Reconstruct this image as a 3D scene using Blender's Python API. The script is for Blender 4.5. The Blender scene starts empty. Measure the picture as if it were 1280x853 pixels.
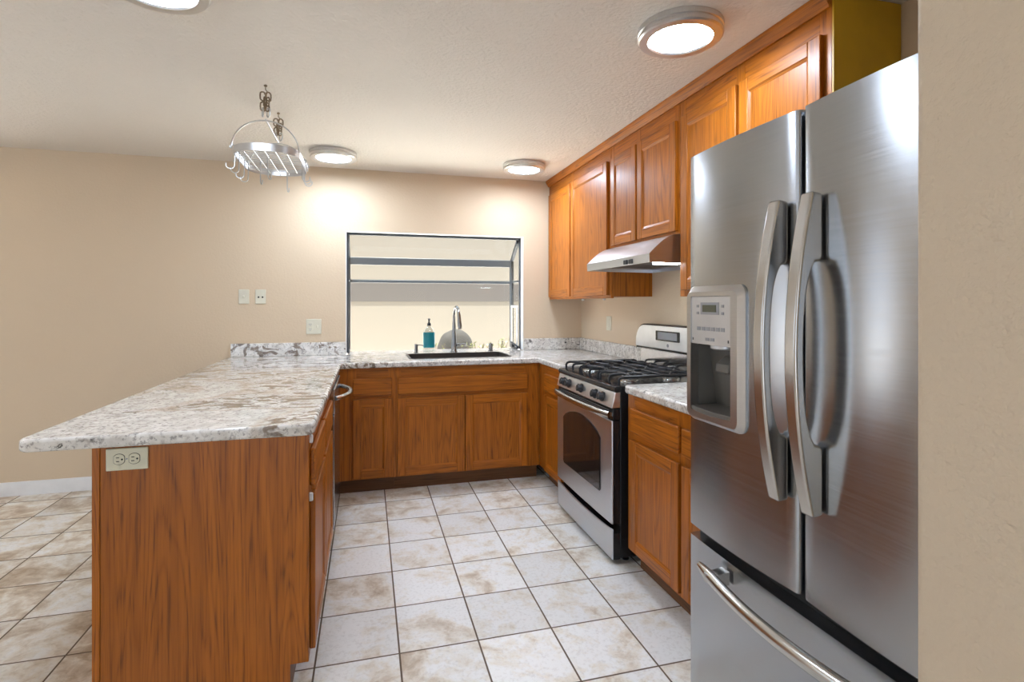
import bpy, bmesh, math, random
from mathutils import Vector, Matrix
random.seed(7)
S = bpy.context.scene
COL = S.collection
PI = math.pi

# ------------------------------------------------------------------ camera, sky, sun, exposure
cam_d = bpy.data.cameras.new('camera'); cam = bpy.data.objects.new('camera', cam_d); COL.objects.link(cam)
cam.location = (0, 0, 1.35); cam.rotation_euler = (PI/2, 0, -math.atan(181/665.0))
cam_d.sensor_width = 36; cam_d.lens = 665/1280*36; cam_d.shift_y = -(426.5-380)/1280; cam_d.clip_start = .02
S.camera = cam
S.view_settings.view_transform = 'Standard'; S.view_settings.look = 'None'
S.view_settings.gamma = 1; S.view_settings.use_curve_mapping = False
S.view_settings.exposure = 0.22
LAMP = 70.0
w = bpy.data.worlds.new('sky'); S.world = w; w.use_nodes = True
bg = w.node_tree.nodes['Background']; bg.inputs[0].default_value = (.82, .95, 1.14, 1); bg.inputs[1].default_value = 2.1
sd = bpy.data.lights.new('sun', 'SUN'); sun = bpy.data.objects.new('sun', sd); COL.objects.link(sun)
sd.energy = 38; sd.angle = .01; sd.color = (1, .96, .9); sun.rotation_euler = (math.radians(9), 0, math.radians(-20))

# ------------------------------------------------------------------ node helpers
class NT:
    def __init__(s, name):
        s.m = bpy.data.materials.new(name); s.m.use_nodes = True
        s.t = s.m.node_tree; s.n = s.t.nodes; s.b = s.n['Principled BSDF']
    def lk(s, a, b): s.t.links.new(a, b)
    def val(s, sock, v):
        if isinstance(v, bpy.types.NodeSocket): s.lk(v, sock)
        else: sock.default_value = v
    def coord(s, scale=(1, 1, 1), rnd=False, loc=(0, 0, 0), world=False):
        if world:
            g = s.n.new('ShaderNodeNewGeometry'); v = g.outputs['Position']
        else:
            v = s.n.new('ShaderNodeTexCoord').outputs['Object']
        if rnd:
            oi = s.n.new('ShaderNodeObjectInfo')
            cx = s.n.new('ShaderNodeVectorMath'); cx.operation = 'MULTIPLY_ADD'
            cb = s.n.new('ShaderNodeCombineXYZ')
            for i in range(3): s.lk(oi.outputs['Random'], cb.inputs[i])
            s.lk(cb.outputs[0], cx.inputs[0]); cx.inputs[1].default_value = (17.3, 11.9, 23.7); s.lk(v, cx.inputs[2]); v = cx.outputs[0]
        mp = s.n.new('ShaderNodeMapping'); mp.inputs['Scale'].default_value = scale; mp.inputs['Location'].default_value = loc
        s.lk(v, mp.inputs[0]); return mp.outputs[0]
    def noise(s, vec, scale, detail=2, rough=.5, dist=0, color=False):
        q = s.n.new('ShaderNodeTexNoise'); q.inputs['Scale'].default_value = scale; q.inputs['Detail'].default_value = detail
        q.inputs['Roughness'].default_value = rough; q.inputs['Distortion'].default_value = dist; s.lk(vec, q.inputs['Vector'])
        return q.outputs['Color' if color else 'Fac']
    def voro(s, vec, scale, feat='F1', out='Distance'):
        q = s.n.new('ShaderNodeTexVoronoi'); q.feature = feat; q.inputs['Scale'].default_value = scale; s.lk(vec, q.inputs['Vector']); return q.outputs[out]
    def ramp(s, fac, stops, interp='LINEAR'):
        r = s.n.new('ShaderNodeValToRGB'); e = r.color_ramp.elements; r.color_ramp.interpolation = interp
        while len(e) < len(stops): e.new(.5)
        for k, (p, c) in zip(e, stops):
            k.position = p; k.color = (c, c, c, 1) if isinstance(c, (int, float)) else (*c, 1)
        s.lk(fac, r.inputs[0]); return r.outputs[0]
    def mix(s, f, a, b, mode='MIX'):
        q = s.n.new('ShaderNodeMix'); q.data_type = 'RGBA'; q.blend_type = mode
        s.val(q.inputs[0], f)
        for i, v in ((6, a), (7, b)): s.val(q.inputs[i], v if isinstance(v, bpy.types.NodeSocket) else (*v, 1))
        return q.outputs[2]
    def math(s, op, a, b=0, c=0):
        q = s.n.new('ShaderNodeMath'); q.operation = op
        s.val(q.inputs[0], a); s.val(q.inputs[1], b); s.val(q.inputs[2], c); return q.outputs[0]
    def bump(s, h, strength=.3, dist=.002):
        q = s.n.new('ShaderNodeBump'); q.inputs['Strength'].default_value = strength; q.inputs['Distance'].default_value = dist
        s.lk(h, q.inputs['Height']); s.lk(q.outputs[0], s.b.inputs['Normal'])
    def set(s, **k):
        nm = dict(col='Base Color', rough='Roughness', metal='Metallic', spec='Specular IOR Level', aniso='Anisotropic', coat='Coat Weight', coatr='Coat Roughness',
                  emit='Emission Color', es='Emission Strength', trans='Transmission Weight', ior='IOR', alpha='Alpha', sheen='Sheen Weight')
        for a, v in k.items():
            if isinstance(v, tuple) and len(v) == 3: v = (*v, 1)
            s.val(s.b.inputs[nm[a]], v)
        return s

def plain(name, col, rough=.5, metal=0, bump=0, bscale=200, **k):
    n = NT(name); v = n.coord(); f = n.noise(v, 9, 3)
    n.set(col=n.mix(n.ramp(f, [(.3, 0), (.7, 1)]), tuple(c*.93 for c in col), tuple(min(1, c*1.05) for c in col)), rough=rough, metal=metal, **k)
    if bump: n.bump(n.noise(v, bscale, 2), bump, .001)
    return n.m

def oak(name, axis, light=(.50, .150, .007), dark=(.21, .055, .003)):
    n = NT(name)
    sc = [1, 1, 1]; sc['xyz'.index(axis)] = .07
    v = n.coord(tuple(sc), rnd=True)
    big = n.noise(v, 6.5, 2.5, .5, .3)
    rings = n.math('PINGPONG', n.math('MULTIPLY', big, 42), 1)
    ringm = n.ramp(rings, [(0, 1), (.2, .6), (.45, .15), (1, 0)])
    sf = [170, 170, 170]; sf['xyz'.index(axis)] = 5
    fine = n.noise(n.coord(tuple(sf), rnd=True), 1, 2, .6)
    pores = n.ramp(fine, [(.38, 1), (.52, 0)])
    sm = [38, 38, 38]; sm['xyz'.index(axis)] = 1.2
    mid = n.noise(n.coord(tuple(sm), rnd=True), 1, 2, .5)
    tone = n.noise(v, 1.6, 1)
    c = n.mix(n.ramp(tone, [(.3, 0), (.7, 1)]), tuple(a*.86 for a in light), tuple(a*1.08 for a in light))
    c = n.mix(n.math('MULTIPLY', n.ramp(mid, [(.35, 1), (.65, 0)]), .35), c, dark)
    c = n.mix(n.math('MULTIPLY', ringm, .46), c, dark)
    c = n.mix(n.math('MULTIPLY', n.math('MULTIPLY', pores, n.math('ADD', n.math('MULTIPLY', ringm, .6), .35)), .8), c, tuple(a*.6 for a in dark))
    n.set(col=c, rough=.42, spec=.32, coat=.12, coatr=.25)
    n.bump(fine, .06, .001)
    return n.m

def steel(name, col=(.62, .61, .60), rough=.27, brush='z', aniso=.6, amt=.10):
    n = NT(name)
    sc = [260, 260, 260]
    for a in 'xyz':
        if a not in brush: sc['xyz'.index(a)] = 3
    f = n.noise(n.coord(tuple(sc)), 1, 2, .6)
    smear = n.noise(n.coord((2, 2, 2)), 1.5, 3)
    n.set(col=n.mix(f, tuple(c*.92 for c in col), tuple(min(1, c*1.06) for c in col)), metal=1.0,
          rough=n.math('ADD', n.math('MULTIPLY_ADD', f, amt, rough-amt/2), n.math('MULTIPLY_ADD', smear, .05, -.025)))
    if aniso:
        t = n.n.new('ShaderNodeTangent'); t.direction_type = 'RADIAL'; t.axis = 'Z'
        n.lk(t.outputs[0], n.b.inputs['Tangent']); n.set(aniso=aniso); n.b.inputs['Anisotropic Rotation'].default_value = .25
    n.bump(f, .012, .0004)
    return n.m

def granite(name):
    n = NT(name)
    v = n.coord((1, 1, 1), world=True)
    vs = n.coord((1, 1.9, 1.6), world=True)
    warp = n.noise(v, 2.2, 3, .5, 0, True)
    vw = n.n.new('ShaderNodeVectorMath'); vw.operation = 'MULTIPLY_ADD'; n.lk(warp, vw.inputs[0]); vw.inputs[1].default_value = (.5, .5, .5); n.lk(vs, vw.inputs[2]); vw = vw.outputs[0]
    sp = n.n.new('ShaderNodeSeparateXYZ'); n.lk(v, sp.inputs[0])       # the plain field meets the blotched field along a wandering vein
    lin = n.math('MULTIPLY_ADD', sp.outputs[0], 1.0, n.math('MULTIPLY_ADD', sp.outputs[1], .705, -1.19))
    lin = n.math('MAXIMUM', n.math('MINIMUM', lin, 1.2), -1.2)
    region = n.math('ADD', n.math('MULTIPLY_ADD', lin, .30, .0), n.noise(v, 1.5, 3, .5, .4))
    base = n.mix(n.ramp(n.noise(v, 14, 4, .6), [(.34, 0), (.66, 1)]), (.64, .605, .55), (.89, .87, .83))
    speck = n.ramp(n.noise(v, 70, 3, .65), [(.36, 1), (.45, 0)])
    c = n.mix(n.math('MULTIPLY', speck, .7), base, (.20, .18, .17))
    gray = n.ramp(n.noise(v, 32, 3, .6, .6), [(.54, 0), (.66, 1)])
    c = n.mix(n.math('MULTIPLY', gray, .6), c, (.36, .32, .29))
    regm = n.ramp(region, [(.45, 0), (.54, 1)])
    blot = n.math('MULTIPLY', n.ramp(n.noise(vw, 9.5, 4, .62, .8), [(.515, 0), (.565, 1)]), regm)
    plainfar = n.ramp(n.math('MULTIPLY_ADD', sp.outputs[0], 1, 0), [(.0, 1), (.45, .16)])
    blot = n.math('MULTIPLY', blot, plainfar)
    c = n.mix(n.math('MULTIPLY', blot, .92), c, n.mix(n.noise(v, 40, 3), (.06, .036, .022), (.30, .21, .135)))
    rim = n.ramp(region, [(.44, 0), (.47, 1), (.49, 1), (.52, 0)])
    c = n.mix(n.math('MULTIPLY', rim, .30), c, (.52, .36, .20))
    blk = n.math('MULTIPLY', n.ramp(n.noise(v, 26, 4, .6, 1.2), [(.60, 0), (.66, 1)]), n.ramp(n.noise(v, 3.1, 2), [(.45, 0), (.6, 1)]))
    c = n.mix(blk, c, (.035, .028, .024))
    n.set(col=c, rough=.09, spec=.6)
    return n.m

def tiles(name):
    n = NT(name); PX, PY = .3092, .3255
    g = n.n.new('ShaderNodeNewGeometry').outputs['Position']
    sp = n.n.new('ShaderNodeSeparateXYZ'); n.lk(g, sp.inputs[0])
    ux = n.math('DIVIDE', n.math('SUBTRACT', sp.outputs[0], .1205), PX); uy = n.math('DIVIDE', n.math('SUBTRACT', sp.outputs[1], 2.42), PY)
    ix, iy = n.math('FLOOR', ux), n.math('FLOOR', uy); fx, fy = n.math('FRACT', ux), n.math('FRACT', uy)
    ex = n.math('MINIMUM', fx, n.math('SUBTRACT', 1, fx)); ey = n.math('MINIMUM', fy, n.math('SUBTRACT', 1, fy))
    e = n.math('MINIMUM', n.math('MULTIPLY', ex, PX), n.math('MULTIPLY', ey, PY))
    tile = n.ramp(n.math('MULTIPLY', e, 100), [(.27, 0), (.42, 1)])
    idv = n.n.new('ShaderNodeCombineXYZ'); n.lk(ix, idv.inputs[0]); n.lk(iy, idv.inputs[1])
    wn = n.n.new('ShaderNodeTexWhiteNoise'); wn.noise_dimensions = '3D'; n.lk(idv.outputs[0], wn.inputs[0])
    off = n.n.new('ShaderNodeVectorMath'); off.operation = 'MULTIPLY_ADD'; n.lk(wn.outputs['Color'], off.inputs[0]); off.inputs[1].default_value = (9, 9, 9); n.lk(g, off.inputs[2])
    p = off.outputs[0]
    a = n.noise(p, 3.4, 5, .6, .7); b = n.noise(p, 14, 5, .66, .5); c3 = n.noise(p, 70, 3, .6)
    m = n.math('ADD', n.math('MULTIPLY', a, .66), n.math('MULTIPLY', b, .34))
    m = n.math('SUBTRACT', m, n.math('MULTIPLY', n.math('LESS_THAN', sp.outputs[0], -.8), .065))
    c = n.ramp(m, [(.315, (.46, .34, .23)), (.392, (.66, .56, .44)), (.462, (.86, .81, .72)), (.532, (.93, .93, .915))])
    c = n.mix(n.math('MULTIPLY', n.ramp(c3, [(.3, 1), (.5, 0)]), .22), c, (.33, .28, .23))
    tv = n.math('MULTIPLY_ADD', wn.outputs['Value'], .20, .86)
    br = n.n.new('ShaderNodeMix'); br.data_type = 'RGBA'; br.blend_type = 'MULTIPLY'; br.inputs[0].default_value = 1
    n.lk(c, br.inputs[6]); n.lk(tv, br.inputs[7]); c = br.outputs[2]
    c = n.mix(tile, (.13, .088, .052), c)
    n.set(col=c, rough=n.math('MULTIPLY_ADD', tile, -.38, n.math('MULTIPLY_ADD', b, .20, .60)), spec=.45)
    n.bump(n.math('ADD', n.math('MULTIPLY', tile, 1.0), n.math('MULTIPLY', b, .55)), .35, .003)
    return n.m

def plaster(name, col, scale=70, strength=.35, rough=.72):
    n = NT(name); v = n.coord(world=True)
    h = n.noise(v, scale, 3, .55)
    f = n.noise(v, 1.4, 3)
    n.set(col=n.mix(f, tuple(c*.965 for c in col), tuple(c*1.03 for c in col)), rough=rough, spec=.3)
    n.bump(n.ramp(h, [(.35, 0), (.65, 1)]), strength, .0035)
    return n.m

def glass_pane(name, tint=(.97, .985, .98)):
    n = NT(name); n.n.remove(n.b); o = n.n['Material Output']
    tr = n.n.new('ShaderNodeBsdfTransparent'); tr.inputs[0].default_value = (*tint, 1)
    gl = n.n.new('ShaderNodeBsdfGlossy'); gl.inputs['Roughness'].default_value = 0
    lw = n.n.new('ShaderNodeLayerWeight'); lw.inputs[0].default_value = .5
    fr = n.math('MULTIPLY_ADD', n.math('POWER', lw.outputs['Facing'], 5), .35, .006)
    mx = n.n.new('ShaderNodeMixShader'); n.lk(fr, mx.inputs[0]); n.lk(tr.outputs[0], mx.inputs[1]); n.lk(gl.outputs[0], mx.inputs[2]); n.lk(mx.outputs[0], o.inputs[0])
    return n.m

M = dict(hoodst=steel('hood_steel', (.55, .56, .58), .30, 'z', 0, .04), rack=steel('rack_steel', (.58, .58, .58), .34, 'z', 0, .05), rackwire=steel('rack_wire', (.55, .55, .54), .42, 'z', 0, .05), framem=steel('dispenser_silver', (.50, .495, .485), .32, 'z', 0, .04),
    oz=oak('oak_vertical', 'z'), ox=oak('oak_along_x', 'x'), oy=oak('oak_along_y', 'y'),
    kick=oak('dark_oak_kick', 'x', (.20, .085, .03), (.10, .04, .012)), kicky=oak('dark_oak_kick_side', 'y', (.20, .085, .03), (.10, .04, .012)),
    side=plain('cabinet_side_laminate', (.62, .36, .012), .45),
    steel=steel('brushed_steel', (.40, .415, .435), .235, 'z', .6), steelr=steel('range_steel', (.63, .66, .71), .36, 'z', .3, .05), panelst=steel('panel_steel', (.80, .80, .81), .33, 'z', 0, .04),
    satin=steel('satin_steel', (.54, .53, .505), .24, 'x', 0, .05), shiny=steel('bright_steel', (.80, .80, .81), .13, 'x', 0, .04),
    chrome=plain('chrome', (.50, .51, .52), .14, 1), gun=plain('dark_polished_steel', (.27, .265, .26), .22, 1), ring=steel('nickel_ring', (.66, .655, .65), .30, 'x', 0, .05),
    granite=granite('granite'), tile=tiles('floor_tiles'),
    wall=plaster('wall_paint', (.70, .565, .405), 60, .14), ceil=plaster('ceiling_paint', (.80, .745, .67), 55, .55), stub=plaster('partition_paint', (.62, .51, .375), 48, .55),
    white=plain('white_paint', (.82, .82, .82), .4), black=plain('black_enamel', (.012, .012, .013), .22), iron=plain('cast_iron', (.018, .018, .02), .42, 0, .15),
    dglass=plain('dark_oven_glass', (.02, .014, .012), .06), rubber=plain('black_plastic', (.02, .02, .022), .42), charcoal=plain('fridge_case', (.10, .10, .10), .5),
    greyp=plain('grey_plastic', (.46, .46, .45), .38), lightp=plain('silver_plastic', (.60, .60, .60), .34, .6), guardm=plain('guard_silver', (.78, .78, .78), .3, .4), recess=plain('recess_plastic', (.13, .122, .108), .35),
    btn=plain('button_grey', (.30, .31, .33), .45), lcd=plain('lcd_screen', (.10, .105, .07), .25), ink=plain('ink', (.03, .03, .03), .6),
    ivory=plain('ivory_plastic', (.66, .63, .47), .4), cream=plain('cream_plastic', (.70, .67, .54), .4), slot=plain('slot_dark', (.02, .018, .012), .6),
    bronze=plain('window_frame_metal', (.040, .047, .058), .45, 0), gl=glass_pane('window_glass'), brass=plain('aged_chain', (.28, .22, .15), .35, .9),
    sinkm=plain('dark_composite', (.045, .036, .030), .45), teal=plain('teal_soap', (.005, .17, .20), .3),
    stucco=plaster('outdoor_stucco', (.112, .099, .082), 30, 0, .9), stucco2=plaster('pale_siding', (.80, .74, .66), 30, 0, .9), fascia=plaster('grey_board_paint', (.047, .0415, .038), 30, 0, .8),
    bounce_ground=plaster('pale_bounce_ground', (.80, .78, .74), 20, .8, 1), rock=plaster('rock', (.020, .0185, .0165), 18, .2, .9), leaf=plain('leaf_green', (.060, .065, .012), .55), stem=plain('stem_brown', (.030, .020, .010), .7),
)
def lamp_mat():
    n = NT('lamp_diffuser'); n.set(col=(.9, .9, .9), emit=(.87, 1, 1.19), es=LAMP); return n.m
M['lamp'] = lamp_mat()
def hood_lamp_mat():
    n = NT('hood_lamp_cover'); n.set(col=(.85, .87, .85), emit=(.88, 1, 1.12), es=32.0); return n.m
M['hoodlamp'] = hood_lamp_mat()
def clear_mat():
    n = NT('clear_bottle'); n.n.remove(n.b); o = n.n['Material Output']
    tr = n.n.new('ShaderNodeBsdfTransparent'); tr.inputs[0].default_value = (.88, .91, .90, 1)
    gl = n.n.new('ShaderNodeBsdfGlossy'); gl.inputs['Roughness'].default_value = .05
    mx = n.n.new('ShaderNodeMixShader'); mx.inputs[0].default_value = .16; n.lk(tr.outputs[0], mx.inputs[1]); n.lk(gl.outputs[0], mx.inputs[2]); n.lk(mx.outputs[0], o.inputs[0]); return n.m
M['clear'] = clear_mat()

# ------------------------------------------------------------------ mesh helpers
ORG = {}
class MB:
    def __init__(s): s.bm = bmesh.new()
    def box(s, x0, x1, y0, y1, z0, z1, mi=0):
        x0, x1 = min(x0, x1), max(x0, x1); y0, y1 = min(y0, y1), max(y0, y1); z0, z1 = min(z0, z1), max(z0, z1)
        v = [s.bm.verts.new((x, y, z)) for z in (z0, z1) for y in (y0, y1) for x in (x0, x1)]
        for q in ((0, 2, 3, 1), (4, 5, 7, 6), (0, 1, 5, 4), (2, 6, 7, 3), (0, 4, 6, 2), (1, 3, 7, 5)):
            f = s.bm.faces.new([v[i] for i in q]); f.material_index = mi
        return s
    def quad(s, pts, mi=0):
        f = s.bm.faces.new([s.bm.verts.new(p) for p in pts]); f.material_index = mi; return s
    def prism(s, pts, axis, a0, a1, mi=0):
        """pts: 2D polygon in the two axes other than `axis` (in xyz order), extruded from a0 to a1"""
        def P(p, a):
            q = list(p); q.insert('xyz'.index(axis), a); return q
        A = [s.bm.verts.new(P(p, a0)) for p in pts]; B = [s.bm.verts.new(P(p, a1)) for p in pts]; n = len(pts)
        fs = [s.bm.faces.new(A), s.bm.faces.new(B[::-1])]
        for i in range(n): fs.append(s.bm.faces.new((A[i], B[i], B[(i+1) % n], A[(i+1) % n])))
        for f in fs: f.material_index = mi
        bmesh.ops.recalc_face_normals(s.bm, faces=fs); return s
    def tube(s, pts, r, seg=8, closed=False, mi=0, flat=None, up=None):
        pts = [Vector(p) for p in pts]; n = len(pts); rs = r if isinstance(r, (list, tuple)) else [r]*n
        rings = []; prev = None
        for i, p in enumerate(pts):
            if closed: d = pts[(i+1) % n]-pts[i-1]
            else: d = pts[min(i+1, n-1)]-pts[max(i-1, 0)]
            d.normalize()
            if up is not None: a = Vector(up)
            else: a = prev if prev is not None else (Vector((0, 0, 1)) if abs(d.z) < .9 else Vector((1, 0, 0)))
            a = a-d*a.dot(d)
            if a.length < 1e-6: a = d.orthogonal()
            a.normalize(); b = d.cross(a); prev = a
            fa = flat or (1, 1)
            rings.append([s.bm.verts.new(p+(a*math.cos(2*PI*k/seg)*fa[0]+b*math.sin(2*PI*k/seg)*fa[1])*rs[i]) for k in range(seg)])
        fs = []
        for i in range(n if closed else n-1):
            R0, R1 = rings[i], rings[(i+1) % n]
            for k in range(seg): fs.append(s.bm.faces.new((R0[k], R0[(k+1) % seg], R1[(k+1) % seg], R1[k])))
        if not closed: fs += [s.bm.faces.new(rings[0][::-1]), s.bm.faces.new(rings[-1])]
        for f in fs: f.material_index = mi
        return s
    def lathe(s, prof, c, axis='z', seg=32, mi=0, sx=1, sy=1):
        """prof: (radius, height) from one end to the other; radius 0 closes"""
        def P(r, h, k):
            a = 2*PI*k/seg; u, v = r*math.cos(a)*sx, r*math.sin(a)*sy
            return {'z': (c[0]+u, c[1]+v, c[2]+h), 'y': (c[0]+u, c[1]+h, c[2]+v), 'x': (c[0]+h, c[1]+u, c[2]+v)}[axis]
        rings = []
        for r, h in prof:
            rings.append([s.bm.verts.new(P(0, h, 0))] if r < 1e-7 else [s.bm.verts.new(P(r, h, k)) for k in range(seg)])
        fs = []
        for A, B in zip(rings, rings[1:]):
            for k in range(seg):
                k2 = (k+1) % seg
                if len(A) == 1 and len(B) == 1: continue
                if len(A) == 1: q = (A[0], B[k2], B[k])
                elif len(B) == 1: q = (A[k], A[k2], B[0])
                else: q = (A[k], A[k2], B[k2], B[k])
                fs.append(s.bm.faces.new(q))
        for f in fs: f.material_index = mi
        bmesh.ops.recalc_face_normals(s.bm, faces=fs); return s
    def sphere(s, c, r, mi=0, seg=12, sc=(1, 1, 1)):
        m = Matrix.Translation(c) @ Matrix.Diagonal((*[r*k for k in sc], 1))
        q = bmesh.ops.create_uvsphere(s.bm, u_segments=seg, v_segments=max(6, seg//2), radius=1, matrix=m)
        for v in q['verts']:
            for f in v.link_faces: f.material_index = mi
        return s
    def build(s, name, mats, parent=None, loc=None, bevel=0, bseg=2, sharp=35, solid=0):
        o0 = ORG.get(parent.name, Vector()) if parent else Vector(loc or (0, 0, 0))
        if parent is not None and loc is None: org = o0
        else: org = Vector(loc or (0, 0, 0))
        me = bpy.data.meshes.new(name)
        for v in s.bm.verts: v.co -= org
        s.bm.normal_update()
        for f in s.bm.faces: f.smooth = True
        for e in s.bm.edges:
            if len(e.link_faces) == 2 and e.calc_face_angle(0) > math.radians(sharp): e.smooth = False
        s.bm.to_mesh(me); s.bm.free()
        for m in (mats if isinstance(mats, (list, tuple)) else [mats]): me.materials.append(M[m])
        o = bpy.data.objects.new(name, me); COL.objects.link(o)
        if parent: o.parent = parent
        o.location = org-(ORG[parent.name] if parent else Vector())
        ORG[o.name] = org
        if bevel:
            b = o.modifiers.new('bevel', 'BEVEL'); b.width = bevel; b.segments = bseg; b.limit_method = 'ANGLE'; b.angle_limit = math.radians(50); b.harden_normals = False
        return o
def thing(name, loc, label, cat, group=None):
    o = bpy.data.objects.new(name, None); COL.objects.link(o); o.location = loc; o.empty_display_size = .1
    ORG[o.name] = Vector(loc); return tag(o, label, cat, group)
def tag(o, label, cat, group=None):
    o['label'] = label; o['category'] = cat
    if group: o['group'] = group
    return o
def struct(o, label=None):
    o['kind'] = 'structure'
    if label: o['label'] = label
    return o
def boolean_cut(o, cutter_mb):
    me = bpy.data.meshes.new('cut'); cutter_mb.bm.to_mesh(me); cutter_mb.bm.free()
    c = bpy.data.objects.new('cut', me); COL.objects.link(c); c.location = (0, 0, 0)
    md = o.modifiers.new('cut', 'BOOLEAN'); md.operation = 'DIFFERENCE'; md.object = c; md.solver = 'EXACT'
    bpy.context.view_layer.update()
    nm = bpy.data.meshes.new_from_object(o.evaluated_get(bpy.context.evaluated_depsgraph_get()))
    o.modifiers.remove(md); old = o.data; o.data = nm; nm.name = old.name
    bpy.data.objects.remove(c); bpy.data.meshes.remove(me); bpy.data.meshes.remove(old)
    bm = bmesh.new(); bm.from_mesh(nm); bm.normal_update()
    for f in bm.faces: f.smooth = True
    for e in bm.edges: e.smooth = not (len(e.link_faces) == 2 and e.calc_face_angle(0) > math.radians(30))
    bm.to_mesh(nm); bm.free()
def copy_thing(o, loc):
    c = o.copy(); COL.objects.link(c); c.location = loc
    for ch in o.children:
        d = ch.copy(); COL.objects.link(d); d.parent = c
        for g in ch.children:
            e = g.copy(); COL.objects.link(e); e.parent = d
    return c
def arc(c, r, a0, a1, n, plane='xz', fix=0):
    out = []
    for i in range(n+1):
        a = math.radians(a0+(a1-a0)*i/n); u, v = c[0]+r*math.cos(a), c[1]+r*math.sin(a)
        out.append({'xz': (u, fix, v), 'yz': (fix, u, v), 'xy': (u, v, fix)}[plane])
    return out
def rrect(u0, u1, v0, v1, r, n=5):
    pts = []
    for cx, cy, a in ((u1-r, v1-r, 0), (u0+r, v1-r, 90), (u0+r, v0+r, 180), (u1-r, v0+r, 270)):
        for k in range(n+1):
            t = math.radians(a+90*k/n); pts.append((cx+r*math.cos(t), cy+r*math.sin(t)))
    return pts

# ------------------------------------------------------------------ the room
YW, XR, ZC, XL, YR = 4.53, 1.89, 2.45, -4.3, -3.2
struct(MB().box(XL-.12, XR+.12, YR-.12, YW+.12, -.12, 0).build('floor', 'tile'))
struct(MB().box(XL-.12, XR+.12, YR-.12, YW+.12, ZC, ZC+.12).build('ceiling', 'ceil'))
WX0, WX1, WZ0, WZ1 = -.168, 1.338, .895, 1.945
b = MB(); b.box(XL-.12, -3.75, YW, YW+.12, 0, ZC); b.box(-3.75, -2.95, YW, YW+.12, 2.08, ZC); b.box(-2.95, WX0, YW, YW+.12, 0, ZC); b.box(WX1, XR+.12, YW, YW+.12, 0, ZC); b.box(WX0, WX1, YW, YW+.12, 0, WZ0); b.box(WX0, WX1, YW, YW+.12, WZ1, ZC)  # extra opening past the left end, added for daylight and refrigerator reflections
struct(b.build('wall_back', 'wall'))
struct(MB().box(XR, XR+.12, YR, YW, 0, ZC).build('wall_right', 'wall'))
b = MB()                                                     # left wall of the dining area, unseen window opening added for daylight
b.box(XL-.12, XL, YR, 1.2, 0, ZC); b.box(XL-.12, XL, 3.4, YW, 0, ZC); b.box(XL-.12, XL, 1.2, 3.4, 0, .85); b.box(XL-.12, XL, 1.2, 3.4, 2.1, ZC)
struct(b.build('wall_left', 'wall'))
b = MB()                                                     # wall behind the camera; its wide opening is made up as a daylight source
b.box(XL-.12, -4.0, YR-.12, YR, 0, ZC); b.box(-.35, XR+.12, YR-.12, YR, 0, ZC); b.box(-4.0, -.35, YR-.12, YR, 2.3, ZC)
struct(b.build('wall_rear', 'wall'))
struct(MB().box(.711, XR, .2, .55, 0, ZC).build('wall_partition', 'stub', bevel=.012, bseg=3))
b = MB(); b.prism([(4.53, 0), (4.53, .096), (4.524, .096), (4.518, .084), (4.516, .0)], 'x', -2.95, -.86)
struct(b.build('baseboard_back', 'white'))

# ------------------------------------------------------------------ garden window
YB = 4.87
win = bpy.data.objects.new('window_1', None); COL.objects.link(win); win.location = (.585, 4.6, .94); ORG['window_1'] = Vector(win.location); struct(win, 'projecting garden window in dark metal frame over the sink')
b = MB()                                                     # painted returns of the opening
b.box(WX1-.004, WX1, YW-.001, YW+.085, .94, WZ1); b.box(WX0, WX0+.004, YW-.001, YW+.085, .94, WZ1); b.box(WX0, WX1, YW-.001, YW+.085, WZ1-.004, WZ1)
b.build('window_lining', 'white', win)
fx0, fx1 = WX0+.004, WX1-.004; yf = 4.605
b = MB(); t = .016
b.box(fx0, fx1, yf, yf+.03, WZ1-.022, WZ1-.004); b.box(fx0, fx0+t, yf, yf+.03, .94, WZ1-.004); b.box(fx1-t*.6, fx1, yf, yf+.03, .94, WZ1-.004)
zt, ze = WZ1-.022, 1.755                                      # slope of the glass roof
for xa, xb in ((fx0, fx0+.022), (fx1-.03, fx1)):
    b.prism([(yf+.03, zt+.012), (YB, ze+.0), (YB, ze-.03), (yf+.03, zt-.024)], 'x', xa, xb)
    b.box(xa, xb, YB-.03, YB+.012, .94, ze)
b.box(fx0, fx1, YB-.02, YB+.015, 1.695, ze+.005)
b.box(fx0, fx1, YB-.012, YB+.012, 1.538, 1.562)
b.box(fx0, fx0+.02, yf+.03, YB, 1.545, 1.563); b.box(fx1-.02, fx1, yf+.03, YB, 1.545, 1.563)
b.box(fx1-.03, fx1, yf+.03, YB-.03, .94, .955); b.box(fx0, fx0+.02, yf+.03, YB-.03, .94, .955)
b.build('window_frame', 'bronze', win, bevel=.002)
b = MB(); b.box(fx0+.02, fx1-.02, 4.64, YB-.014, 1.553, 1.558); b.build('glass_shelf', 'gl', win)
b = MB(); b.box(fx0+.02, fx1-.03, YB-.004, YB, .955, 1.70); b.build('front_pane', 'gl', win)
b = MB(); b.prism([(yf+.03, zt), (YB-.01, ze-.012), (YB-.01, ze-.016), (yf+.03, zt-.004)], 'x', fx0+.022, fx1-.03); b.build('roof_pane', 'gl', win)
for xa in (fx0+.008, fx1-.014):
    b = MB(); b.prism([(yf+.03, .955), (yf+.03, zt-.02), (YB-.03, ze-.03), (YB-.03, .955)], 'x', xa, xa+.004); b.build('side_pane', 'gl', win)
b = MB()                                                     # white sliding sash in the right side
b.box(fx1-.028, fx1-.016, 4.64, 4.84, 1.315, 1.335); b.box(fx1-.028, fx1-.016, 4.64, 4.655, .955, 1.315); b.box(fx1-.028, fx1-.016, 4.825, 4.84, .955, 1.315); b.box(fx1-.028, fx1-.016, 4.655, 4.825, .955, .972)
b.build('side_sash', 'white', win, bevel=.002)
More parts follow.
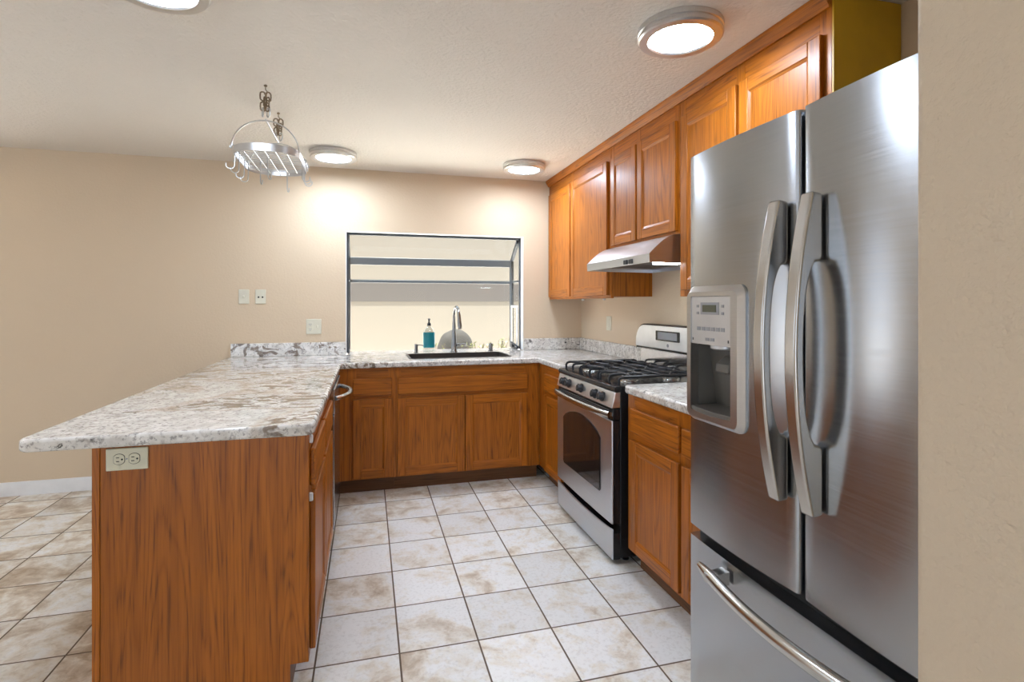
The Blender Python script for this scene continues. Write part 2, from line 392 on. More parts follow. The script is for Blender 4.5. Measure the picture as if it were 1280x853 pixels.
b = MB(); b.box(fx1-.055, fx1-.03, 4.70, 4.75, .956, .985); b.tube([(fx1-.045, 4.72, .985), (fx1-.06, 4.70, 1.0), (fx1-.05, 4.64, .985), (fx1-.03, 4.60, .966)], .008, 8); b.sphere((fx1-.03, 4.60, .964), .012)
b.build('crank_handle', 'rubber', win)

# outdoors beyond the window; the ground itself is out of sight
struct(MB().box(-6, 8, 4.95, 9.0, .5, .65).build('ground_outdoors', 'bounce_ground'))  # hidden ground, raised and made pale to bounce sunlight onto the ceiling
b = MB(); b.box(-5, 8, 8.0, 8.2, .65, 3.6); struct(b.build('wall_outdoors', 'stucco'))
tag(MB().box(-5, 8, 7.99, 7.999, 1.383, 1.655).build('fascia_board', 'fascia', bevel=.004), 'long grey board fixed along the pale outdoor wall beyond the window', 'board')
b = MB(); q = bmesh.ops.create_icosphere(b.bm, subdivisions=4, radius=1)
for v in b.bm.verts:
    v.co = Vector((v.co.x*.19, v.co.y*.13, v.co.z*.215))*(1+.02*math.sin(v.co.x*5+v.co.z*7)+.012*math.cos(v.co.y*9)) + Vector((.905, 5.62, .862))
tag(b.build('boulder', 'rock'), 'rounded grey-brown boulder outside the window behind the faucet', 'rock')
def shrub(x, y, h, n, label, seed):
    rd = random.Random(seed); t = thing('shrub', (x, y, .65), label, 'plant', None)
    s, l = MB(), MB()
    for k in range(n):
        a = rd.uniform(0, 2*PI); sp = rd.uniform(.02, .13); hh = h*rd.uniform(.82, 1.0)
        p = [Vector((x+sp*math.cos(a)*f**1.3, y+sp*math.sin(a)*f**1.3,   .648+hh*f)) for f in (0, .25, .5, .75, 1)]
        s.tube(p, [.006, .005, .004, .003, .002], 5)
        for q in range(9):
            f = rd.uniform(.55, 1); i = min(3, int(f*4)); c = p[i].lerp(p[i+1], f*4-i)
            d = Vector((rd.uniform(-1, 1), rd.uniform(-1, 1), rd.uniform(.1, 1))).normalized(); L = rd.uniform(.022, .036); wd = d.orthogonal().normalized()*L*.26; up = d.cross(wd).normalized()*.002
            l.quad([c, c+d*L*.5+wd+up, c+d*L, c+d*L*.5-wd+up])
    s.build('stems', 'stem', t); l.build('leaves', 'leaf', t)
shrub(1.31, 5.35, .355, 9, 'bushy green shrub outside, nearest the right window post', 1)
shrub(1.10, 5.30, .325, 8, 'low green shrub outside, between boulder and right-hand shrub', 2)
shrub(.99, 5.25, .315, 5, 'small sparse shrub outside in front of the boulder', 3)
shrub(.66, 5.30, .345, 2, 'thin twiggy sprig outside, left of the boulder', 4)

# ------------------------------------------------------------------ cabinet helpers
def fmap(ax, F):
    if ax == 'back': return lambda u, v, q: (u, F-q, v)
    if ax == 'right': return lambda u, v, q: (F-q, u, v)
    return lambda u, v, q: (F+q, u, v)
def hmat(ax): return 'ox' if ax == 'back' else 'oy'
def mbox(b, P, u0, u1, v0, v1, q0, q1, mi=0):
    A, B = P(u0, v0, q0), P(u1, v1, q1); b.box(A[0], B[0], A[1], B[1], A[2], B[2], mi)
def panel_door(parent, ax, F, u0, u1, v0, v1, st=.057, t=.019, rec=.008, name='door'):
    P = fmap(ax, F); b = MB(); g = .0
    mbox(b, P, u0, u0+st, v0, v1, 0, t, 0); mbox(b, P, u1-st, u1, v0, v1, 0, t, 0)
    mbox(b, P, u0+st, u1-st, v0, v0+st, 0, t-.0004, 1); mbox(b, P, u0+st, u1-st, v1-st, v1, 0, t-.0004, 1)
    o = b.build(name, ['oz', hmat(ax)], parent, bevel=.0035, bseg=2)
    b = MB(); m = .011; a0, a1, c0, c1 = u0+st, u1-st, v0+st, v1-st
    mbox(b, P, a0+.0005, a1-.0005, c0+.0005, c1-.0005, .001, t-rec, 0)
    def strip(p, q, r, s_, mi): 
        f = b.quad([P(*p), P(*q), P(*r), P(*s_)], mi)
    e, d = t-.003, t-rec+.0004
    strip((a0, c0, e), (a0, c1, e), (a0+m, c1-m, d), (a0+m, c0+m, d), 0); strip((a1, c0, e), (a1, c1, e), (a1-m, c1-m, d), (a1-m, c0+m, d), 0)
    strip((a0, c0, e), (a1, c0, e), (a1-m, c0+m, d), (a0+m, c0+m, d), 1); strip((a0, c1, e), (a1, c1, e), (a1-m, c1-m, d), (a0+m, c1-m, d), 1)
    b.build('door_panel', ['oz', hmat(ax)], o)
    return o
def drawer_front(parent, ax, F, u0, u1, v0, v1, t=.019, name='drawer'):
    P = fmap(ax, F); b = MB(); mbox(b, P, u0, u1, v0, v1, 0, t); return b.build(name, hmat(ax), parent, bevel=.006, bseg=3)
def carcass(parent, ax, F, depth, u0, u1, v0, v1, mats='oz', top=True, ends=(1, 1), kick=None, kickmat='kick'):
    """hollow box of panels behind the face plane F"""
    P = fmap(ax, F); b = MB(); th = .016
    if ends[0]: mbox(b, P, u0, u0+th, v0, v1, -depth, -.02)
    if ends[1]: mbox(b, P, u1-th, u1, v0, v1, -depth, -.02)
    mbox(b, P, u0+th*ends[0], u1-th*ends[1], v0, v0+th, -depth, -.02)
    mbox(b, P, u0+th*ends[0], u1-th*ends[1], v0+th, v1-th*top, -depth, -depth+.006)
    if top: mbox(b, P, u0+th*ends[0], u1-th*ends[1], v1-th, v1, -depth, -.02)
    b.build('carcass', mats, parent)
    if kick: 
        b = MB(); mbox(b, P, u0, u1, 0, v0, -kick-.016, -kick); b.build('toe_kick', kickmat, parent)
def face_frame(parent, ax, F, us, vs, skip=()):
    """us: list of (u0,u1) stiles full height; vs: list of (u0,u1,v0,v1) rails"""
    P = fmap(ax, F); b = MB(); v0, v1 = us[0][2], us[0][3]
    for s in us: mbox(b, P, s[0], s[1], s[2], s[3], -.02, 0, 0)
    for r in vs: mbox(b, P, r[0], r[1], r[2], r[3], -.02, -.0004, 1)
    return b.build('face_frame', ['oz', hmat(ax)], parent, bevel=.001, bseg=1)
ZT = .896      # top of the base cabinets, underside of the granite

# ---- back run under the window: sink base (two doors + long false front) and a narrow drawer unit
FB = 3.90
t = thing('base_cabinet', (.70, 4.2, 0), 'oak sink cabinet below the window with two wide doors and one long false drawer front', 'cabinet')
carcass(t, 'back', FB, .60, .1885, 1.279, .108, ZT, top=False, kick=.07)
face_frame(t, 'back', FB, [(.188, .235, .108, ZT), (1.16, 1.2795, .108, ZT)], [(.235, 1.16, .812, ZT), (.235, 1.16, .655, .72), (.235, 1.16, .108, .145), (.68, .715, .145, .655)])
drawer_front(t, 'back', FB, .212, 1.183, .700, .820, name='false_drawer_front')
panel_door(t, 'back', FB, .210, .695, .117, .674); panel_door(t, 'back', FB, .701, 1.183, .117, .674)
t = thing('base_cabinet', (0, 4.2, 0), 'narrow oak cabinet with one drawer over one door, left of the sink cabinet', 'cabinet')
carcass(t, 'back', FB, .60, -.19, .1882, .108, ZT, kick=.07)
face_frame(t, 'back', FB, [(-.20, -.075, .108, ZT), (.145, .1878, .108, ZT)], [(-.075, .145, .812, ZT), (-.075, .145, .655, .72), (-.075, .145, .108, .145)])
drawer_front(t, 'back', FB, -.098, .170, .700, .822); panel_door(t, 'back', FB, -.098, .172, .117, .676)

# ---- right run
FR = 1.281
t = thing('base_cabinet', (1.58, 3.65, 0), 'oak corner cabinet squeezed between the sink cabinet and the range', 'cabinet')
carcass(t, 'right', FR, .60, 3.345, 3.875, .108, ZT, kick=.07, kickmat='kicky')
face_frame(t, 'right', FR, [(3.345, 3.40, .108, ZT), (3.72, 3.899, .108, ZT)], [(3.40, 3.72, .812, ZT), (3.40, 3.72, .655, .72), (3.40, 3.72, .108, .145)])
drawer_front(t, 'right', FR, 3.375, 3.745, .705, .835); panel_door(t, 'right', FR, 3.375, 3.745, .117, .676)
t = thing('base_cabinet', (1.58, 2.0, 0), 'oak base cabinet with two drawers over two doors, between range and refrigerator', 'cabinet')
carcass(t, 'right', FR, .60, 1.525, 2.455, .108, ZT, kick=.07, kickmat='kicky')
face_frame(t, 'right', FR, [(1.525, 1.58, .108, ZT), (1.92, 2.01, .108, ZT), (2.39, 2.455, .108, ZT)], [(u0, u1, v0, v1) for u0, u1 in ((1.58, 1.92), (2.01, 2.39)) for v0, v1 in ((.812, ZT), (.655, .72), (.108, .145))])
for u0, u1 in ((1.979, 2.405), (1.55, 1.955)):
    drawer_front(t, 'right', FR, u0, u1, .715, .832); panel_door(t, 'right', FR, u0, u1, .125, .674)

# ---- peninsula
FP, PY0 = -.196, 1.965
t = thing('peninsula_cabinet', (-.5, 2.5, 0), 'oak peninsula cabinet with plain grained end panel under the overhanging granite', 'cabinet')
b = MB(); b.prism([(-.815, 0), (-.815, ZT), (FP, ZT), (FP, .108), (FP-.06, .108), (FP-.06, 0)], 'y', PY0, PY0+.018); b.build('end_panel', 'oz', t, bevel=.0015)
b = MB(); b.box(-.837, -.8155, PY0-.002, 3.03, 0, ZT); b.build('back_panel', 'oz', t, bevel=.0015)
carcass(t, 'pen', FP, .60, PY0+.02, 3.02, .108, ZT, ends=(0, 1), kick=.06, kickmat='kicky')
face_frame(t, 'pen', FP, [(PY0+.019, 2.02, .108, ZT), (2.47, 2.53, .108, ZT), (2.97, 3.02, .108, ZT)], [(u0, u1, v0, v1) for u0, u1 in ((2.02, 2.47), (2.53, 2.97)) for v0, v1 in ((.812, ZT), (.65, .72), (.108, .15))])
for u0, u1 in ((2.003, 2.485), (2.515, 2.99)):
    drawer_front(t, 'pen', FP, u0, u1, .705, .838); panel_door(t, 'pen', FP, u0, u1, .128, .676)
for z in (.655, .86): MB().box(FP-.004, FP+.012, 1.988, 2.001, z, z+.03).build('slide_bumper', 'white', t, bevel=.004)
t = thing('corner_filler', (-.4, 3.75, 0), 'plain oak filler stile between dishwasher and the back cabinets', 'cabinet')
b = MB(); b.box(-.216, FP, 3.655, 3.898, .108, ZT); b.build('filler_panel', 'oz', t); b = MB(); b.box(-.276, -.26, 3.655, 3.97, 0, .108); b.build('toe_kick', 'kicky', t)
t = thing('dishwasher', (-.45, 3.34, 0), 'stainless dishwasher with bowed bar handle, built into the peninsula', 'dishwasher')
b = MB(); b.box(-.78, -.20, 3.035, 3.642, .11, .885); b.build('tub', 'charcoal', t)
b = MB(); b.box(-.199, -.172, 3.035, 3.645, .125, .745); b.build('door', 'steel', t, bevel=.004)
b = MB(); b.box(-.199, -.170, 3.035, 3.645, .752, .885); b.build('control_panel', 'steel', t, bevel=.004)
b = MB(); b.box(-.28, -.262, 3.04, 3.64, .0, .11); b.build('kick_plate', 'black', t)
b = MB(); pts = []
for i in range(17):
    f = i/16; pts.append((-.168+.072*math.sin(PI*f)**.75, 3.08+.48*f, .828))
b.tube(pts, .0125, 10); b.build('handle', 'satin', t)

# ------------------------------------------------------------------ granite
YF, XF = 3.862, 1.258
def slab(b, pts, z0, z1): b.prism(pts, 'z', z0, z1)
r = .035
pen_l, pen_r, pen_f = -1.028, -.176, 1.940
P_ = [(pen_l+r-r*math.cos(math.radians(a)), pen_f+r-r*math.sin(math.radians(a))) for a in (0, 30, 60, 90)]
P_ += [(pen_r-r+r*math.sin(math.radians(a)), pen_f+r-r*math.cos(math.radians(a))) for a in (0, 30, 60, 90)]
P_ += [(pen_r, YF), (XF, YF), (XF, 3.338), (XR-.001, 3.338), (XR-.001, YW-.001), (WX1-.006, YW-.001), (WX1-.006, YB-.03), (WX0+.006, YB-.03), (WX0+.006, YW-.001), (pen_l, YW-.001)]
t = thing('granite_countertop', (.2, 4.1, .9), 'U-shaped speckled granite countertop over peninsula, sink run and corner', 'countertop')
b = MB(); slab(b, P_, .897, .938); top = b.build('countertop_slab', 'granite', t)
top.parent = None; top.location = ORG[t.name]; bpy.context.view_layer.update()
SX0, SX1, SY0, SY1 = .315, 1.085, 4.02, 4.41
c = MB(); c.prism(rrect(SX0, SX1, SY0, SY1, .03), 'z', .85, 1.0)
boolean_cut(top, c); top.parent = t; top.location = (0, 0, 0)
bv = top.modifiers.new('bevel', 'BEVEL'); bv.width = .011; bv.segments = 4; bv.limit_method = 'ANGLE'; bv.angle_limit = math.radians(50)
for (x0, x1, y0, y1, lab) in ((-1.013, WX0-.002, YW-.022, YW-.001, 'low granite backsplash strip at the wall end of the peninsula, left of the window'), (WX1+.002, XR-.023, YW-.022, YW-.001, 'short granite backsplash strip between the window and the corner'),
                              (XR-.022, XR-.001, 3.338, YW-.001, 'granite backsplash strip on the right wall running up to the range')):
    tag(MB().box(x0, x1, y0, y1, .9385, 1.042).build('granite_backsplash', 'granite', loc=((x0+x1)/2, (y0+y1)/2, .9385), bevel=.003), lab, 'backsplash')
t = thing('granite_countertop', (1.57, 2.0, .9), 'short granite countertop between the range and refrigerator', 'countertop')
r = .03; P2 = [(XR-.001, 1.52), (XR-.001, 2.468)] + [(XF+r-r*math.sin(math.radians(a)), 2.468-r+r*math.cos(math.radians(a))) for a in (0, 30, 60, 90)] + [(XF, 1.52)]
b = MB(); slab(b, P2, .897, .938); b.build('countertop_slab', 'granite', t, bevel=.011, bseg=4)

# ---- sink, faucet, things around it
t = thing('sink', (.7, 4.215, .75), 'dark undermount sink set into the granite below the window', 'sink')
b = MB(); a0, a1, c0, c1 = SX0-.012, SX1+.012, SY0-.012, SY1+.012
b.box(a0, a1, c0, c1, .715, .727); b.box(a0, a0+.014, c0, c1, .727, .9355-.04); b.box(a1-.014, a1, c0, c1, .727, .8955); b.box(a0+.014, a1-.014, c0, c0+.014, .727, .8955); b.box(a0+.014, a1-.014, c1-.014, c1, .727, .8955)
b.build('basin', 'sinkm', t)
b = MB()
def rl(m, z): return [b.bm.verts.new((x, y, z)) for x, y in rrect(SX0-m, SX1+m, SY0-m, SY1+m, .03+m)]
L = [rl(.014, .9385), rl(.012, .9415), rl(-.004, .9415), rl(-.005, .80)]
for A_, B_ in zip(L, L[1:]):
    for k in range(len(A_)): b.bm.faces.new((A_[k], A_[(k+1) % len(A_)], B_[(k+1) % len(B_)], B_[k]))
bmesh.ops.recalc_face_normals(b.bm, faces=b.bm.faces[:]); b.build('rim', 'sinkm', t)
b = MB(); b.lathe([(0, .002), (.042, .002), (.045, 0), (.045, -.002)], (.7, 4.215, .728), seg=24); b.build('drain', 'chrome', t)
fxx, fyy = .713, 4.50
t = thing('faucet', (fxx, fyy, .9385), 'tall chrome gooseneck faucet with pull-down spray head behind the sink', 'faucet')
b = MB(); b.lathe([(0, 0), (.029, 0), (.029, .006), (.025, .012), (.024, .06), (.0205, .12), (.016, .20), (.0135, .25), (0, .25)], (fxx, fyy, .9385), seg=28); b.build('body', 'gun', t)
neck = [(fxx, fyy, .938+z) for z in (.24, .27, .30)]
for i in range(1, 13):
    a = PI*i/12*.96; neck.append((fxx+.012*(1-math.cos(a))/2*1.2, fyy-.085*(1-math.cos(a)), 1.238+.085*math.sin(a)))
b = MB(); b.tube(neck, .0125, 14); b.build('neck', 'gun', t)
e = Vector(neck[-1]); b = MB(); b.tube([e+Vector((0, 0, .012)), e+Vector((.001, -.003, -.02)), e+Vector((.004, -.008, -.075)), e+Vector((.005, -.010, -.10))], [.0135, .015, .0185, .0175], 16, mi=0)
b.build('spray_head', 'gun', t)
b = MB(); p0 = e+Vector((.005, -.0102, -.1002)); b.tube([p0, p0+Vector((0, -.0003, -.006))], .0145, 14); b.build('spray_nozzle', 'rubber', t)
b = MB(); b.tube([(fxx+.020, fyy, 1.0), (fxx+.042, fyy-.002, 1.003)], .012, 12); b.tube([(fxx+.04, fyy-.002, 1.003), (fxx+.075, fyy-.02, 1.006), (fxx+.10, fyy-.03, 1.0)], [.008, .0075, .0095], 10); b.build('lever', 'gun', t)
t = thing('soap_dispenser', (.395, 4.50, .938), 'short brushed-metal soap dispenser stub in the counter left of the sink', 'dispenser')
b = MB(); b.lathe([(0, 0), (.02, 0), (.02, .004), (.0145, .006), (.0145, .05), (.016, .052), (.016, .072), (.012, .076), (0, .076)], (.395, 4.50, .9385), seg=20); b.build('body', 'gun', t)
b = MB(); b.tube([(.405, 4.498, 1.003), (.43, 4.488, 1.006), (.452, 4.476, 1.002)], .0045, 8); b.build('spout', 'gun', t)
o = MB(); o.lathe([(0, 0), (.022, 0), (.022, .004), (.0175, .006), (.0175, .06), (.016, .068), (0, .072)], (1.035, 4.51, .9385), seg=20)
tag(o.build('air_gap_cap', 'gun', loc=(1.035, 4.51, .938)), 'plain round metal air gap cap at the right end of the sink', 'cap')
t = thing('soap_bottle', (.515, 4.62, .938), 'clear soap bottle with teal label and black pump on the window counter', 'bottle')
b = MB(); b.lathe([(0, 0), (.046, 0), (.05, .006), (.05, .15), (.047, .175), (.034, .20), (.018, .214), (.015, .222), (0, .222)], (.515, 4.62, .9385), seg=32, sy=.62); b.build('bottle_body', 'clear', t)
b = MB(); b.lathe([(.0508, .034), (.0508, .165)], (.515, 4.62, .9385), seg=32, sy=.63)
b.build('label', 'teal', t)
b = MB(); b.lathe([(0, .2225), (.017, .2225), (.017, .243), (.008, .246), (.006, .268), (.010, .27), (.010, .284), (0, .285)], (.515, 4.62, .9385), seg=18); b.tube([(.515, 4.62, 1.217), (.513, 4.59, 1.217), (.512, 4.575, 1.212)], [.006, .005, .004], 8); b.build('pump', 'rubber', t)

# ------------------------------------------------------------------ upper cabinets
FU, D = 1.58, XR-1.58-.002
ZB, ZD, ZF = 1.388, 2.315, 2.449
def upper(loc, label, u0, u1, zb, doors, stiles):
    t = thing('wall_cabinet', loc, label, 'cabinet')
    carcass(t, 'right', FU, D, u0+.001, u1-.001, zb+.012, ZF-.002, mats='oz')
    rails = []; st = sorted(stiles)
    for a, c in zip(st, st[1:]): rails += [(a[1], c[0], ZD-.02, ZF-.001), (a[1], c[0], zb, zb+.035)]
    face_frame(t, 'right', FU, [(a, c, zb, ZF-.001) for a, c in st], rails)
    for a, c, z0 in doors: panel_door(t, 'right', FU, a, c, z0, ZD)
    return t
upper((1.73, 3.9, 1.39), 'tall two-door oak wall cabinet in the corner next to the window', 3.271, YW-.002, ZB, [(3.985, 4.50, 1.408), (3.305, 3.965, 1.408)], [(3.272, 3.335, ), (3.945, 4.005), (4.47, YW-.003)])
upper((1.73, 2.86, 1.73), 'short two-door oak wall cabinet above the range hood', 2.457, 3.269, 1.718, [(2.905, 3.245, 1.735), (2.475, 2.885, 1.735)], [(2.458, 2.50), (2.87, 2.92), (3.225, 3.268)])
t6 = upper((1.73, 2.0, 1.39), 'tall two-door oak wall cabinet with bare olive side, next to the refrigerator', 1.512, 2.455, ZB, [(1.998, 2.425, 1.42), (1.545, 1.978, 1.42)], [(1.513, 1.565), (1.96, 2.015), (2.405, 2.454)])
b = MB(); b.box(FU+.001, XR-.003, 1.506, 1.5125, ZB+.012, ZF-.002); b.build('side_panel', 'side', t6)
for (y, lab) in ((3.80, 'small white clip under the corner wall cabinet, nearer the window'), (3.42, 'small white clip under the corner wall cabinet, nearer the hood')):
    b = MB(); b.lathe([(0, 0), (.009, 0), (.012, .004), (.009, .012), (0, .012)], (1.60, y, ZB-.0125), seg=14); tag(b.build('cabinet_clip', 'white', loc=(1.60, y, ZB-.012)), lab, 'clip')
b = MB(); b.prism([(1.579, 2.398), (1.57, 2.398), (1.566, 2.408), (1.548, 2.432), (1.545, 2.449), (1.579, 2.449)], 'y', 1.515, YW-.001)
struct(b.build('trim_1', 'oy'))

# ------------------------------------------------------------------ range hood
HY0, HY1 = 2.46, 3.266
t = thing('range_hood', (1.6, 2.86, 1.56), 'stainless under-cabinet range hood above the gas range', 'range hood')
prof = [(1.405, 1.565), (1.403, 1.611)]
for i in range(9):
    f = i/8; prof.append((1.405+.170*f, 1.613+.104*math.sin(f*PI/2)))
prof += [(1.885, 1.717), (1.885, 1.562)]
b = MB(); b.prism(prof, 'y', HY0, HY1)
for f in list(b.bm.faces):                                    # open underside
    if f.normal.z < -.9 and f.calc_center_median().z < 1.57: b.bm.faces.remove(f)
b.build('canopy', 'hoodst', t)
b = MB(); b.box(1.43, 1.88, HY0+.01, HY1-.01, 1.585, 1.59); b.build('underside_pan', 'greyp', t)
for y0, y1 in ((2.62, 2.85), (2.87, 3.10)):
    b = MB(); b.box(1.50, 1.78, y0, y1, 1.578, 1.5845); b.build('grease_filter', 'charcoal', t, bevel=.002)
b = MB(); b.box(1.50, 1.64, 2.50, 2.60, 1.565, 1.5845); b.build('lamp_cover', 'hoodlamp', t, bevel=.006)
for y in (2.66, 2.72):
    b = MB(); b.box(1.398, 1.412, y-.023, y+.023, 1.571, 1.597); b.build('switch', 'rubber', t, bevel=.004)

# ------------------------------------------------------------------ gas range
RY0, RY1 = 2.50, 3.325; RC = (RY0+RY1)/2
t = thing('gas_range', (1.5, RC, 0), 'stainless gas range with black grates between the base cabinets', 'range')
b = MB(); b.box(1.262, 1.86, RY0+.004, RY1-.004, .035, .905); b.build('body', 'black', t, bevel=.003)
for x in (1.32, 1.8):
    for y in (RY0+.06, RY1-.06):
        MB().lathe([(0, 0), (.018, 0), (.018, .006), (.012, .01), (.012, .036), (0, .036)], (x, y, 0), seg=14).build('foot', 'black', t)
def wave(y, base, amp):
    f = (y-RY0)/(RY1-RY0); return base-amp*max(0, math.sin(PI*f))**.6
N = 20
ys = [RY0+.006+(RY1-RY0-.012)*i/N for i in range(N+1)]
b = MB(); b.prism([(ys[0], .03), (ys[-1], .03)] + [(y, wave(y, .190, .022)) for y in reversed(ys)], 'x', 1.217, 1.226); sdw = b.build('storage_drawer', 'steelr', t, bevel=.004)
b = MB(); b.box(1.2262, 1.261, RY0+.006, RY1-.006, .03, .165); b.build('drawer_box', 'black', sdw)
b = MB(); b.prism([(y, wave(y, .213, .005)) for y in ys] + [(ys[-1], .745), (ys[0], .745)], 'x', 1.215, 1.226); dr = b.build('oven_door', 'steelr', t, bevel=.004)
b = MB(); b.box(1.2262, 1.261, RY0+.006, RY1-.006, .214, .745); b.build('door_core', 'black', dr)
wy0, wy1, wz0, wz1 = 2.652, 3.197, .345, .64
def winpoly(m):
    p = [(wy0+.012-m, wz0-m), (wy1-.012+m, wz0-m), (wy1+m, wz0+.012-m)]
    n = 14
    for i in range(n+1):
        f = i/n; y = wy1+m-(wy1-wy0+2*m)*f
        p.append((y, wz1+m+.055*math.sin(PI*f)-.02*(1-math.sin(PI*f))**6))
    p.append((wy0-m, wz0+.012-m)); return p
b = MB(); b.prism(winpoly(.008), 'x', 1.2125, 1.2155); b.build('window_trim', 'black', dr)
b = MB(); b.prism(winpoly(0), 'x', 1.2105, 1.2128); b.build('window_glass', 'dglass', dr)
b = MB(); b.box(1.222, 1.262, RY0+.006, RY1-.006, .748, .806); b.build('vent_strip', 'black', t, bevel=.003)
b = MB()
for k in range(4): b.box(1.2195, 1.2225, RY0+.05, RY1-.05, .758+.011*k, .763+.011*k)
b.build('vent_slots', 'charcoal', t)
b = MB(); pts = [(1.2, RY1-.012, .778), (1.188, RY1-.05, .780)] + [(1.176-.012*math.sin(PI*i/10), RY1-.1-(RY1-RY0-.2)*i/10, .781) for i in range(11)] + [(1.188, RY0+.05, .780), (1.2, RY0+.012, .778)]
b.tube(pts, .0175, 12, flat=(1.0, .55), up=(0, 0, 1))
for y in (RY1-.03, RY0+.03): b.box(1.195, 1.225, y-.014, y+.014, .768, .79)
b.build('oven_handle', 'satin', t, sharp=60)
b = MB(); b.prism([(1.212, .812), (1.232, .892), (1.262, .892), (1.262, .812)], 'y', RY0+.003, RY1-.003); cp = b.build('control_panel', 'panelst', t, bevel=.003)
b = MB(); b.prism([(1.2315, .8925), (1.225, .903), (1.228, .921), (1.25, .926), (1.262, .926), (1.262, .8925)], 'y', RY0, RY1); b.build('front_rail', 'black', t, bevel=.002)
for y in (3.205, 3.118, 2.925, 2.72, 2.632):
    n_ = Vector((-.97, 0, .2425)); c0 = Vector((1.2215, y, .852)); b = MB()
    b.tube([c0+n_*.0005, c0+n_*.006], .027, 20); b.tube([c0+n_*.006, c0+n_*.024, c0+n_*.03], [.0225, .020, .017], 20)
    g0 = c0+n_*.026; ax = Vector((.2425, 0, .97)); b.tube([g0-ax*.021, g0-ax*.012, g0+ax*.012, g0+ax*.021], [.005, .0065, .0065, .005], 8)
    k = b.build('knob', 'rubber', t); b = MB(); tp = c0+n_*.031+ax*.013; b.tube([tp, tp+ax*.007], .0014, 6); b.build('knob_mark', 'white', k)
b = MB(); b.box(1.262, 1.80, RY0, RY1, .905, .924); b.build('cooktop', 'black', t, bevel=.004)
for (x, y, rr) in ((1.39, 2.66, .045), (1.39, 3.17, .05), (1.65, 2.66, .04), (1.65, 3.17, .036), (1.52, RC, .04)):
    b = MB(); b.lathe([(0, 0), (rr*1.25, 0), (rr*1.2, .006), (rr, .009), (rr, .014), (0, .014)], (x, y, .9245), seg=24); bu = b.build('burner', 'satin', t)
    b = MB(); b.lathe([(0, 0), (rr*.92, 0), (rr*.95, .004), (rr*.85, .009), (0, .011)], (x, y, .939), seg=24); b.build('burner_cap', 'iron', bu)
gw = (RY1-RY0-.03)/3
for gi in range(3):
    g0 = RY0+.015+gw*gi+.004; g1 = g0+gw-.008; gm = (g0+g1)/2; b = MB(); zt_ = .966
    def bar(pts): b.tube(pts, .0062, 6, flat=(1.15, .8), up=None)
    for y in (g0+.012, gm, g1-.012):
        bar([(1.268, y, .925), (1.268, y, .950), (1.274, y, .961), (1.290, y, zt_), (1.50, y, zt_), (1.76, y, zt_), (1.776, y, .961), (1.782, y, .950), (1.782, y, .925)])
    for x in (1.345, 1.435, 1.525, 1.605, 1.695):
        bar([(x, g0+.012, zt_), (x, gm-.03, zt_+.002), (x, gm+.03, zt_+.002), (x, g1-.012, zt_)])
    for x in (1.39, 1.65):
        for sx, sy in ((1, 1), (1, -1), (-1, 1), (-1, -1)): bar([(x+.02*sx, gm+.02*sy, zt_+.003), (x+.085*sx, gm+(gw/2-.02)*sy, zt_)])
    b.build('grate', 'iron', t)
# back guard
def guard(m, z0):
    y0, y1 = RY0+.012-m, RY1-.012+m; zt2 = 1.212+m
    p = [(y0, z0), (y1, z0), (y1, z0+.02)]
    for a in range(0, 91, 15): p.append((y1-.105+.105*math.cos(math.radians(a))-.0, zt2-.115+.115*math.sin(math.radians(a))))
    for a in range(90, 181, 15): p.append((y0+.105+.105*math.cos(math.radians(a)), zt2-.115+.115*math.sin(math.radians(a))))
    p.append((y0, z0+.02)); return p
b = MB(); b.box(1.815, 1.862, RY0+.025, RY1-.025, .924, 1.07); b.build('backsplash_panel', 'shiny', t, bevel=.002)
b = MB(); b.prism(guard(.006, 1.052), 'x', 1.792, 1.868); gd = b.build('guard_shell', 'black', t, bevel=.004)
b = MB(); b.prism(guard(-.002, 1.066), 'x', 1.784, 1.7925); b.build('guard_face', 'guardm', gd, bevel=.003)
b = MB(); b.prism(rrect(2.775, 3.045, 1.118, 1.18, .006), 'x', 1.7815, 1.7842); b.build('display', 'dglass', gd)
b = MB(); b.prism(rrect(2.80, 3.02, 1.126, 1.172, .004), 'x', 1.7805, 1.7817); b.build('display_reflection', 'btn', gd)  # grey plate over the dark display, its reflection put in as colour
b = MB(); b.lathe([(0, -.003), (.010, -.003), (.011, 0)], (1.784, 2.905, 1.092), 'x', 20); b.build('badge', 'btn', gd)

# ------------------------------------------------------------------ refrigerator
XF_ = 1.0
t = thing('refrigerator', (1.4, 1.05, 0), 'tall stainless french-door refrigerator with bottom freezer beside the beige partition', 'refrigerator')
FY0, FY1, FS = .600, 1.502, 1.046
b = MB(); b.box(1.088, 1.84, FY0+.004, FY1-.004, .03, 1.79); b.build('case', 'charcoal', t, bevel=.004)
b = MB(); b.box(1.10, 1.14, FY0+.01, FY1-.01, 0, .03); b.build('kick_grille', 'black', t)
def bowed(y0, y1, sag, x0=1.0, x1=1.085, n=16, rr=.012):
    p = [(x1, y0), (x0+rr, y0)]
    p += [(x0+rr-rr*math.sin(math.radians(a)), y0+rr-rr*math.cos(math.radians(a))) for a in (30, 60)]
    for i in range(n+1):
        f = i/n; p.append((x0-sag*(1-(2*f-1)**2), y0+rr+(y1-y0-2*rr)*f))
    p += [(x0+rr-rr*math.sin(math.radians(a)), y1-rr+rr*math.cos(math.radians(a))) for a in (60, 30)]
    p += [(x0+rr, y1), (x1, y1)]; return p
SAG = .010
DB, DT = .650, 1.818
b = MB(); b.prism(bowed(FS+.006, FY1, SAG), 'z', DB, DT); ld = b.build('door', 'steel', t)
b = MB(); b.prism(bowed(FY0, FS-.006, SAG), 'z', DB, DT); rd_ = b.build('door', 'steel', t)
b = MB(); b.prism(bowed(FY0, FY1, .012), 'z', .09, .615); fz = b.build('freezer_drawer', 'steel', t)
